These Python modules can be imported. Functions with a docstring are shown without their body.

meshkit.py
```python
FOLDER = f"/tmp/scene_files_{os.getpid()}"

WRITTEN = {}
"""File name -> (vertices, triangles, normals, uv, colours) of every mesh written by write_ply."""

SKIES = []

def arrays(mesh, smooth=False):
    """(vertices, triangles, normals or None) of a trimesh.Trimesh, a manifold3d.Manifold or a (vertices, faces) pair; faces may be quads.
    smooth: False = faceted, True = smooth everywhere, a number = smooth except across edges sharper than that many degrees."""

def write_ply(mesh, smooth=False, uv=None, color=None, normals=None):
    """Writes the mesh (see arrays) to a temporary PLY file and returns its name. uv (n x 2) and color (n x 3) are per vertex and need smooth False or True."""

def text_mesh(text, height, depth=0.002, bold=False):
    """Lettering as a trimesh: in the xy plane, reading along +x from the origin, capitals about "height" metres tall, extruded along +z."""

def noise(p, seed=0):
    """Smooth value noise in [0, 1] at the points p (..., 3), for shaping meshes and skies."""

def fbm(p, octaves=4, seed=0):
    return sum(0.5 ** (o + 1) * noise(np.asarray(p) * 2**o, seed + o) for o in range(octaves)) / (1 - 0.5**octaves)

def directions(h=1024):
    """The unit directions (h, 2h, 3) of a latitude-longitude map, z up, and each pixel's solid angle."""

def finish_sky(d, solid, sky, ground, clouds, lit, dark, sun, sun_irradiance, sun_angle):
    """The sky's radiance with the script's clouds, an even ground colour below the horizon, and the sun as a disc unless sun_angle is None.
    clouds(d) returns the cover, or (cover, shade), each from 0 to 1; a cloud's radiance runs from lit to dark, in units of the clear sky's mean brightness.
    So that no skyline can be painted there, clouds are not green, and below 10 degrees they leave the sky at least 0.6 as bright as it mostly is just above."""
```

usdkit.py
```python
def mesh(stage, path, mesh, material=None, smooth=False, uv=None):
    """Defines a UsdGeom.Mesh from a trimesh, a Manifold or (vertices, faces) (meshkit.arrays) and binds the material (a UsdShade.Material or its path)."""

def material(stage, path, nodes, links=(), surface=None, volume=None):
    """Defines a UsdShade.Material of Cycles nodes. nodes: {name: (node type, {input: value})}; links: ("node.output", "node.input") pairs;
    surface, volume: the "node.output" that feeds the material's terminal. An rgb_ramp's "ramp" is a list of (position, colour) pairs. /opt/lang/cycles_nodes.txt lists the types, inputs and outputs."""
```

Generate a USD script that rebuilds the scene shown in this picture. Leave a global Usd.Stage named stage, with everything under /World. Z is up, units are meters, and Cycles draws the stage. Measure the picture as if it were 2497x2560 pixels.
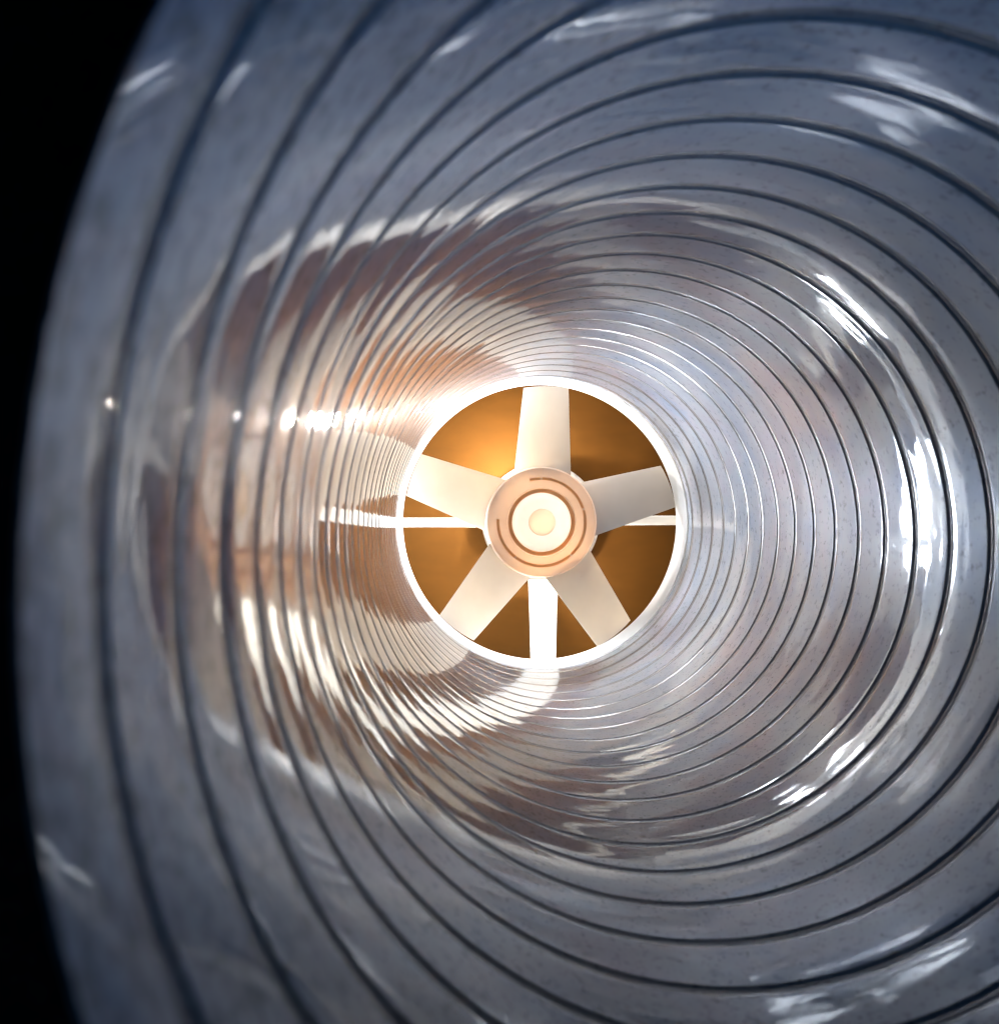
import math, random
import numpy as np
import trimesh
import usdkit, meshkit
from shapely.geometry import Polygon
from pxr import Usd, UsdGeom, UsdLux, UsdShade, Gf, Sdf, Vt

random.seed(4); np.random.seed(4)
stage = Usd.Stage.CreateInMemory()
UsdGeom.SetStageUpAxis(stage, UsdGeom.Tokens.z); UsdGeom.SetStageMetersPerUnit(stage, 1.0)
UsdGeom.Xform.Define(stage, '/World'); UsdGeom.Scope.Define(stage, '/World/Looks')

# ---- the duct: radius S, axis along +y at height AXZ; all other lengths below are in duct radii
S, AXZ = 0.0625, 0.5
def W(x, d, h):                      # (across, along the axis, up) in duct radii -> world metres
    return (x * S, d * S, AXZ + h * S)

# ---- camera -------------------------------------------------------------------------------
FPX, YAW, PIT, OX, OY = 2354.44, 0.061109, 0.00028, -0.69934, 0.07034
def rot(v):
    x, y, z = v
    cy, sy, cp, sp = math.cos(YAW), math.sin(YAW), math.cos(PIT), math.sin(PIT)
    x, z = cy * x + sy * z, -sy * x + cy * z
    y, z = cp * y + sp * z, -sp * y + cp * z
    return (x, z, y)                 # world axes (across, along, up)
ex, ey, ez = rot((1, 0, 0)), rot((0, 1, 0)), rot((0, 0, -1))
cam = UsdGeom.Camera.Define(stage, '/World/camera')
HA = 10.0
cam.CreateHorizontalApertureAttr(HA); cam.CreateVerticalApertureAttr(HA * 1024 / 998)
FL = HA * FPX / 2497
cam.CreateFocalLengthAttr(FL); cam.CreateClippingRangeAttr(Gf.Vec2f(0.001, 50))
cp = W(OX, 0, OY)
cam.AddTransformOp().Set(Gf.Matrix4d(*ex, 0, *ey, 0, *ez, 0, *cp, 1))
cam.CreateFocusDistanceAttr(5.2 * S); cam.CreateFStopAttr(FL / 1.10)
cam.CreateExposureAttr(0.20)

# ---- lamps --------------------------------------------------------------------------------
def xf(prim, pos, fwd):              # place a light whose -z points along fwd
    z = -np.array(fwd, float); z /= np.linalg.norm(z)
    up = np.array([0, 0, 1.0]) if abs(z[2]) < .9 else np.array([0, 1.0, 0])
    x = np.cross(up, z); x /= np.linalg.norm(x); y = np.cross(z, x)
    UsdGeom.Xformable(prim).AddTransformOp().Set(Gf.Matrix4d(*map(float, x), 0, *map(float, y), 0, *map(float, z), 0, *map(float, pos), 1))
def rect(name, pos, fwd, w, h, intensity, color):
    l = UsdLux.RectLight.Define(stage, '/World/' + name)
    l.CreateWidthAttr(w); l.CreateHeightAttr(h); l.CreateIntensityAttr(intensity); l.CreateColorAttr(Gf.Vec3f(*color))
    xf(l, pos, fwd); return l
# cool daylight at the open end, from an added lamp behind the camera
rect('daylight_fill', (0.14, -0.50, AXZ - 0.33), (-0.24, 1, 0.62), 0.40, 0.26, 5.6, (0.12, 0.42, 1.0))
# the fan end: a bare warm bulb behind the hub, and added lamps out of view
BULB = (-0.196, 7.06, 0.362)
b = UsdLux.SphereLight.Define(stage, '/World/bulb_light')
b.CreateRadiusAttr(0.028 * S); b.CreateIntensityAttr(2300.0); b.CreateColorAttr(Gf.Vec3f(1.0, 0.93, 0.84))
b.AddTranslateOp().Set(Gf.Vec3d(*W(*BULB)))
b2 = UsdLux.SphereLight.Define(stage, '/World/arm_fill_light')  # added lamp hidden behind the hub, brightens the arms and motor
b2.CreateRadiusAttr(0.028 * S); b2.CreateIntensityAttr(1300.0); b2.CreateColorAttr(Gf.Vec3f(1.0, 0.93, 0.80))
b2.AddTranslateOp().Set(Gf.Vec3d(*W(0.10, 6.81, -0.29)))
rect('back_fill_left', W(-3.7, 10.5, -1.0), (2.6, -4.0, 0.8), 0.25, 0.32, 96.0, (0.80, 0.88, 1.0))  # three added soft lamps, unseen behind the fan, brighten the duct walls
rect('back_fill_top', W(-0.6, 10.0, 3.1), (0.3, -3.5, -2.6), 0.26, 0.20, 92.0, (0.86, 0.92, 1.0))
rect('back_fill_low', W(-1.3, 10.0, -3.1), (0.9, -3.5, 2.5), 0.26, 0.20, 140.0, (0.84, 0.90, 1.0))

# ---- helpers ------------------------------------------------------------------------------
used = {}
def numbered(path):
    k = used.get(path, -1) + 1; used[path] = k
    return path if k == 0 else f'{path}_{k:03d}'
def mat(name, nodes, links=(), surface='p.BSDF'):
    return usdkit.material(stage, '/World/Looks/' + name, nodes, links, surface=surface)
def put(name, mesh, m, parent='/World', smooth=False):
    p = numbered(f'{parent}/{name}')
    usdkit.mesh(stage, p, mesh, m, smooth=smooth)
    return stage.GetPrimAtPath(p)
def thing(name, label, cat, loc=(0, 0, 0)):
    p = numbered('/World/' + name)
    x = UsdGeom.Xform.Define(stage, p); x.AddTranslateOp().Set(Gf.Vec3d(*loc))
    pr = x.GetPrim(); pr.SetCustomDataByKey('label', label); pr.SetCustomDataByKey('category', cat)
    return p
def grid_mesh(pos, nrm=None):        # pos (a, b, 3) -> vertices, faces
    a, b_, _ = pos.shape
    i = np.arange(a * b_).reshape(a, b_)
    q = np.stack([i[:-1, :-1], i[:-1, 1:], i[1:, 1:], i[1:, :-1]], -1).reshape(-1, 4)
    return pos.reshape(-1, 3), q
def put_grid(name, pos, nrm, m, parent):
    v, q = grid_mesh(pos)
    f = np.vstack([q[:, [0, 1, 2]], q[:, [0, 2, 3]]])
    ar = np.linalg.norm(np.cross(v[f[:, 1]] - v[f[:, 0]], v[f[:, 2]] - v[f[:, 0]]), axis=1)
    f = f[ar > 1e-14]
    if not len(f): return None
    keep = np.unique(f); new = np.full(len(v), -1); new[keep] = np.arange(len(keep))
    v, f, nr = v[keep], new[f], nrm.reshape(-1, 3)[keep]
    p = numbered(f'{parent}/{name}')
    g = usdkit.mesh(stage, p, (v, f), m)
    g.CreateNormalsAttr(Vt.Vec3fArray.FromNumpy(nr.astype(np.float32)))
    g.SetNormalsInterpolation('vertex')
    return g.GetPrim()
def lathe(profile, seg=128, closed=False):   # profile of (radius, along-axis) in duct radii, around the duct axis (local: origin on axis)
    pr = np.array(profile, float)
    if closed: pr = np.vstack([pr, pr[:1]])
    t = np.linspace(0, 2 * np.pi, seg + 1)
    pos = np.stack([np.outer(pr[:, 0], np.cos(t)), np.repeat(pr[:, 1:2], seg + 1, 1), np.outer(pr[:, 0], np.sin(t))], -1) * S
    v, q = grid_mesh(pos)
    f = np.vstack([q[:, [0, 1, 2]], q[:, [0, 2, 3]]])
    m = trimesh.Trimesh(v, f, process=False); m.merge_vertices(digits_vertex=9)
    m.update_faces(m.nondegenerate_faces()); m.fix_normals()
    return m

# ---- materials ----------------------------------------------------------------------------
def metal(name, base, rough, dirt_shade=1.0, coat=1.0, ior=1.41, met=.16):
    return mat(name, {
        'geo': ('geometry', {}),
        'n1': ('noise_texture', {'scale': 55.0, 'detail': 5.0, 'roughness': 0.6}),
        'r1': ('map_range', {'from_min': .3, 'from_max': .7, 'to_min': rough * .85, 'to_max': rough * 1.2, 'clamp': True}),
        'sep': ('separate_xyz', {}),
        'low': ('map_range', {'from_min': AXZ - S, 'from_max': AXZ + .1 * S, 'to_min': .075, 'to_max': -.01, 'clamp': True}),
        'spk': ('noise_texture', {'scale': 1500.0, 'detail': 2.0, 'roughness': 0.55}),
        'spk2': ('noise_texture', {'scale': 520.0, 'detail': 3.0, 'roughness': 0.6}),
        'sadd': ('math', {'math_type': 'add'}),
        'near_shade': ('map_range', {'from_min': .6 * S, 'from_max': 2.3 * S, 'to_min': .13, 'to_max': 0.0, 'clamp': True}),  # blotches thicken toward the mouth: part grime, part shade put into the colour
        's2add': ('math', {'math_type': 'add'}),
        'rs': ('rgb_ramp', {'ramp': [(0, (0, 0, 0)), (.715, (0, 0, 0)), (.76, (dirt_shade,) * 3), (1, (dirt_shade,) * 3)]}),
        'rs2': ('rgb_ramp', {'ramp': [(0, (0, 0, 0)), (.57, (0, 0, 0)), (.72, (.50 * dirt_shade,) * 3), (1, (.6 * dirt_shade,) * 3)]}),
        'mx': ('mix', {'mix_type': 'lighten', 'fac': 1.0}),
        'hue': ('noise_texture', {'scale': 38.0, 'detail': 4.0, 'roughness': 0.6, 'distortion': .6}),
        'hr': ('rgb_ramp', {'ramp': [(.30, tuple(b_ * k for b_, k in zip(base, (.80, .88, 1.02)))), (.50, base), (.62, tuple(b_ * k for b_, k in zip(base, (1.06, .98, 1.0)))), (.75, tuple(b_ * k for b_, k in zip(base, (.92, .98, 1.10))))]}),
        'col': ('mix', {'color2': (.07, .068, .066)}),
        'fine': ('noise_texture', {'scale': 420.0, 'detail': 4.0, 'roughness': 0.6}),
        'bmp': ('bump', {'strength': 0.10, 'distance': 0.0004}),
        'crr': ('map_range', {'from_min': .3, 'from_max': .7, 'to_min': .020, 'to_max': .060, 'clamp': True}),
        'p': ('principled_bsdf', {'metallic': met, 'specular_ior_level': 0.0, 'coat_weight': coat, 'coat_ior': ior}),
    }, [('geo.position', 'n1.vector'), ('geo.position', 'spk.vector'), ('geo.position', 'spk2.vector'), ('geo.position', 'fine.vector'), ('geo.position', 'hue.vector'),
        ('geo.position', 'sep.vector'), ('sep.z', 'low.value'), ('spk.fac', 'sadd.value1'), ('low.result', 'sadd.value2'), ('sadd.value', 'rs.fac'),
        ('hue.fac', 'hr.fac'), ('hr.color', 'col.color1'), ('hue.fac', 'crr.value'), ('crr.result', 'p.coat_roughness'),
        ('n1.fac', 'r1.value'), ('sep.y', 'near_shade.value'), ('spk2.fac', 's2add.value1'), ('near_shade.result', 's2add.value2'), ('s2add.value', 'rs2.fac'), ('rs.color', 'mx.color1'), ('rs2.color', 'mx.color2'),
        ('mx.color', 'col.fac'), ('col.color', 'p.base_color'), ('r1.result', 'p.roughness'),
        ('fine.fac', 'bmp.height'), ('bmp.normal', 'p.normal')], surface='p.BSDF')
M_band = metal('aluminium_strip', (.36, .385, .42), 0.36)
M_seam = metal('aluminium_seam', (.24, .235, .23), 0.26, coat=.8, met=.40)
M_outer = metal('aluminium_outside', (.02, .02, .022), 0.6, coat=0.0)
def plastic(name, base, trans, rough=.35, tcol=None):
    return mat(name, {
        'geo': ('geometry', {}), 'n': ('noise_texture', {'scale': 160.0, 'detail': 4.0}),
        'c': ('rgb_ramp', {'ramp': [(.3, tuple(.94 * x for x in base)), (.7, base)]}),
        'p': ('principled_bsdf', {'roughness': rough}), 't': ('translucent_bsdf', {'color': tcol or base}),
        'mx': ('mix_closure', {'fac': trans})},
        [('geo.position', 'n.vector'), ('n.fac', 'c.fac'), ('c.color', 'p.base_color'), ('p.BSDF', 'mx.closure1'), ('t.BSDF', 'mx.closure2')], surface='mx.closure')
M_blade = plastic('white_blade_plastic', (.60, .56, .51), .24, tcol=(.9, .76, .58))
M_hub = plastic('cream_hub_plastic', (.74, .65, .57), .24, tcol=(.95, .74, .52))
M_cap = plastic('pale_cap_plastic', (.95, .91, .87), .27, tcol=(.97, .90, .82))
M_capc = plastic('peach_cap_centre', (.94, .82, .70), .25, tcol=(.97, .84, .68))
M_groove = plastic('amber_groove', (.74, .50, .26), .45, tcol=(.95, .68, .36))
M_white = plastic('white_housing_plastic', (.86, .85, .82), .25)
M_collar = plastic('white_collar_plastic', (.90, .89, .87), .50)
M_panel = mat('brown_panel', {
    'geo': ('geometry', {}), 'map': ('mapping', {'scale': (26, 26, 80), 'rotation': (0, .25, 0)}),
    'n': ('noise_texture', {'scale': 1.0, 'detail': 6.0, 'roughness': .65}),
    'c': ('rgb_ramp', {'ramp': [(.3, (.084, .032, .004)), (.7, (.104, .040, .005))]}),
    'p': ('principled_bsdf', {'roughness': .8, 'specular_ior_level': 0.1})},
    [('geo.position', 'map.vector'), ('map.vector', 'n.vector'), ('n.fac', 'c.fac'), ('c.color', 'p.base_color')])
M_dark = mat('dark_surround', {'geo': ('geometry', {}), 'n': ('noise_texture', {'scale': 300.0}),
    'c': ('rgb_ramp', {'ramp': [(.3, (.003, .002, .0015)), (.7, (.006, .004, .003))]}),
    'p': ('principled_bsdf', {'roughness': .95, 'specular_ior_level': 0.0})},
    [('geo.position', 'n.vector'), ('n.fac', 'c.fac'), ('c.color', 'p.base_color')])

# ---- the spiral duct ----------------------------------------------------------------------
Z0, PITCH, ZRIM, ZEND = 0.51276, 0.23194, 0.690, 6.40
SW = 0.112                            # share of the pitch taken by the seam groove
BOW, DEEP, LIP = 0.0009, 0.0080, 0.0026
def radius(z, th):
    u = (z - Z0) / PITCH - th / (2 * np.pi)
    k = np.round(u); s = u - k        # s in -.5 .. .5, 0 at the middle of a seam
    a = np.abs(s)
    groove = np.clip(1 - a / (SW / 2), 0, 1); groove = groove * groove * (3 - 2 * groove)
    lip = np.exp(-((s + SW * .72) / (SW * .22)) ** 2)
    t = np.clip((a - SW / 2) / (.5 - SW / 2), 0, 1)
    r = 1 + DEEP * groove - LIP * lip - BOW * (1 - (1 - t) ** 2)
    # the sheet is not perfectly true: gentle waves, different on every turn
    P = np.stack([np.cos(th) * 1.3, np.sin(th) * 1.3, z * 1.1], -1)
    r = r + 0.0045 * (meshkit.fbm(P * 1.3 + 11, 2, 3) - .5)
    kk = np.floor(u)
    Q = np.stack([np.cos(th) * 2.4 + kk * 7.31, np.sin(th) * 2.4 - kk * 3.7, (u - kk) * 1.2], -1)
    w = np.clip(t * 3, 0, 1)
    r = r + w * 0.0020 * (meshkit.fbm(Q * 1.4 + 5, 3, 9) - .5)
    tilt = np.sin(kk * 12.9898 + 4.1) * 43758.5453; tilt = tilt - np.floor(tilt) - .5   # each turn sits at its own slight slope
    r = r + w * 0.0070 * tilt * (u - kk - .5)
    return r
def surf(z, th):
    r = radius(z, th)
    return np.stack([r * np.cos(th), z, r * np.sin(th)], -1)
def surf_n(z, th):
    e = 4e-4
    a = surf(z + e, th) - surf(z - e, th); b_ = surf(z, th + e) - surf(z, th - e)
    n = np.cross(a, b_); n /= np.linalg.norm(n, axis=-1, keepdims=True)
    inward = -(n[..., 0] * np.cos(th) + n[..., 2] * np.sin(th))
    return n * np.sign(inward)[..., None]
duct = thing('spiral_duct', 'long spiral-wound aluminium ventilation duct seen from inside, with dark seams between shiny bands', 'duct', W(0, 0, 0))
TH0 = -math.pi / 2
SEG = 260
th = np.linspace(TH0, TH0 + 2 * np.pi, SEG + 1)
def strip(name, u0, u1, rows, m):
    u = np.linspace(u0, u1, rows + 1)
    T, U = np.meshgrid(th, u)
    z = np.clip(Z0 + PITCH * (U + T / (2 * np.pi)), ZRIM, ZEND)
    if z.max() - z.min() < 1e-6: return
    put_grid(name, surf(z, T) * S, surf_n(z, T), m, duct)
h = SW / 2
kmin = int(math.floor((ZRIM - Z0) / PITCH)) - 2; kmax = int(math.ceil((ZEND - Z0) / PITCH)) + 2
for k in range(kmin, kmax):
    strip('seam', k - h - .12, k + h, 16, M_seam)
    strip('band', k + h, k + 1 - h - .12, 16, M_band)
put('outer_wall', lathe([(1.002, ZRIM + .003), (1.018, ZRIM + .03), (1.020, ZEND), (1.018, ZEND)]), M_outer, duct, smooth=40)
put('rim', lathe([(.9995, ZRIM - .001), (1.0010, ZRIM - .003), (1.0025, ZRIM - .002), (1.003, ZRIM + .003), (.9995, ZRIM + .003)], closed=True), M_outer, duct, smooth=40)

# ---- the fan ------------------------------------------------------------------------------
ZF = 6.576                            # plane of the hub's front face
CX, CY = 0.0, 0.0
fan = thing('duct_fan', 'pale five-bladed axial fan with round hub filling the far end of the duct', 'fan', W(0, 0, 0))
col = lathe([(.988, 6.405), (1.05, 6.405), (1.05, ZF + .12), (1.12, ZF + .30), (1.20, ZF + .40), (1.19, ZF + .41), (1.08, ZF + .30), (1.0, ZF + .075), (.972, ZF + .07), (.972, ZF + .04), (.984, ZF - .01), (.986, ZF - .10)], closed=True, seg=200)
put('collar', col, M_collar, fan, smooth=35)
# hub: cup with a stepped face
def ring(r0, r1, z0, z1, bev=.006):
    return [(r0, z0), (r1 - bev, z0), (r1, z0 + bev), (r1, z1), (r0, z1)]
hub = lathe([(.196, ZF + .012), (.215, ZF + .012), (.215, ZF + .006), (.238, ZF + .006), (.244, ZF), (.278, ZF), (.380, ZF), (.389, ZF + .008), (.391, ZF + .02), (.391, ZF + .20), (.375, ZF + .20), (.375, ZF + .03), (.196, ZF + .03)], seg=160, closed=True)
put('hub', hub, M_hub, fan, smooth=30)
put('cap', lathe([(.090, ZF - .013), (.11, ZF - .022), (.160, ZF - .022), (.188, ZF - .014), (.205, ZF + .002), (.208, ZF + .011), (.15, ZF + .011), (.092, ZF + .004)], seg=120, closed=True), M_cap, fan, smooth=40)
put('cap_centre', lathe([(0.0, ZF - .0170), (.070, ZF - .0170), (.090, ZF - .0185), (.094, ZF - .0165), (.094, ZF - .010), (0.0, ZF - .010)], seg=80), M_capc, fan, smooth=40)
def arc_band(r0, r1, a0, a1, z0, z1, n=40):
    t = np.radians(np.linspace(a0, a1, n))
    poly = Polygon(np.vstack([np.c_[r0 * np.cos(t), r0 * np.sin(t)], np.c_[r1 * np.cos(t[::-1]), r1 * np.sin(t[::-1])]]))
    m = trimesh.creation.extrude_polygon(poly, (z1 - z0), engine='earcut')
    v = m.vertices.copy(); m.vertices = np.c_[v[:, 0], v[:, 2] + z0, v[:, 1]] * S
    m.fix_normals(); return m
for a0, a1 in ((-126, -50), (-47, 16), (19, 89), (92, 106), (176, 232)):
    put('groove', arc_band(.297, .317, a0, a1, ZF - .0012, ZF + .004), M_groove, fan)
put('groove', arc_band(.210, .2345, 0, 359.9, ZF - .0012 + .006, ZF + .009, 120), M_groove, fan)
# blades: twisted plates with a thin aerofoil section
BR0, BR1 = .335, .968
def blade(ang):
    n, mth = 16, 12
    rr = np.linspace(BR0, BR1, n)
    top, bot = [], []
    for r in rr:
        f = (r - BR0) / (BR1 - BR0)
        wl = .195 + f * (.152 - .195); wr = .195 + f * (.158 - .195)   # half widths as seen along the axis
        tw = math.tan(math.radians(23 - 5 * f))
        s = np.linspace(-wr, wl, mth)
        q = (s + wr) / (wl + wr)
        thick = .006 + .012 * np.sqrt(np.clip(1 - (2 * q - 1) ** 2, 0, 1))
        camber = .008 * (1 - (2 * q - 1) ** 2)
        zz = ZF + .10 + s * tw - camber
        rc = np.full_like(s, r)
        if r == rr[-1]: rc = np.sqrt(np.maximum(BR1 ** 2 - s ** 2, 0)) 
        top.append(np.c_[rc, s, zz - thick / 2]); bot.append(np.c_[rc, s, zz + thick / 2])
    top, bot = np.array(top), np.array(bot)
    loop = np.concatenate([top, bot[:, ::-1]], 1)
    loop = np.concatenate([loop, loop[:, :1]], 1)
    v, q = grid_mesh(loop)
    c, s_ = math.cos(math.radians(ang)), math.sin(math.radians(ang))
    f = np.vstack([q[:, [0, 1, 2]], q[:, [0, 2, 3]]])
    L = loop.shape[1]
    tipi = (n - 1) * L + np.arange(L - 1)
    caps = [[tipi[0], tipi[i], tipi[i + 1]] for i in range(1, L - 2)]
    f = np.vstack([f, caps])
    x = v[:, 0] * c - v[:, 1] * s_; y = v[:, 0] * s_ + v[:, 1] * c
    m = trimesh.Trimesh(np.c_[x, v[:, 2], y] * S, f, process=False); m.merge_vertices(digits_vertex=8); m.update_faces(m.nondegenerate_faces()); m.fix_normals()
    return m
for i in range(5):
    put('blade', blade(87.8 + 72 * i), M_blade, fan, smooth=35)
# motor and its three arms, behind the blades
ZM = ZF + .30
mh = lathe([(0, ZM + .12), (.22, ZM + .12), (.26, ZM + .14), (.43, ZM + .36), (.455, ZM + .40), (.455, ZM + .52), (0, ZM + .52)], seg=120)
mh.apply_translation((.07 * S, 0, 0)); put('motor_housing', mh, M_white, fan, smooth=35)
def bar(x0, x1, zc, wid0, wid1, depth, vertical=False):
    n = 14
    s = np.linspace(x0, x1, n); pos = []
    for a in s:
        f = (a - x0) / (x1 - x0); w = (wid0 + (wid1 - wid0) * f) / 2
        d0, d1, bv = zc, zc + depth, .014
        sec = [(-w + bv, d0), (w - bv, d0), (w, d0 + bv), (w, d1), (-w, d1), (-w, d0 + bv), (-w + bv, d0)]
        pos.append([(a, d, c) if not vertical else (c, d, a) for c, d in sec])
    v, q = grid_mesh(np.array(pos, float) * S)
    m = trimesh.Trimesh(v, np.vstack([q[:, [0, 1, 2]], q[:, [0, 2, 3]]]), process=False); m.merge_vertices(digits_vertex=9); m.fix_normals()
    return m
def shifted(m, dx, dz):
    m.apply_translation((dx * S, 0, dz * S)); return m
put('arm', shifted(bar(-1.07, -.44, ZM + .03, .066, .070, .2), 0, -.005), M_white, fan, smooth=30)
put('arm', shifted(bar(.44, 1.07, ZM + .03, .076, .070, .2), 0, .01), M_white, fan, smooth=30)
put('arm', shifted(bar(-1.07, -.44, ZM + .03, .165, .205, .2, True), .055, 0), M_white, fan, smooth=30)

# ---- the panel behind the fan, the dark round the mouth ----------------------------------------
pn = trimesh.creation.box((2.5 * S, .05 * S, 2.6 * S)); pn.apply_translation(W(.13, 7.46, 0))
pr = put('brown_panel', pn, M_panel)
pr.SetCustomDataByKey('label', 'warm brown panel glowing behind the fan blades'); pr.SetCustomDataByKey('category', 'panel')
# added black sheet stands in for the unlit dark round the duct
bd = lathe([(1.05, 1.9), (14.0, 1.9), (14.0, 1.95), (1.05, 1.95)], seg=96, closed=True); bd.apply_translation(W(0, 0, 0))
pr = put('backdrop', bd, M_dark)
pr.SetCustomDataByKey('kind', 'structure')
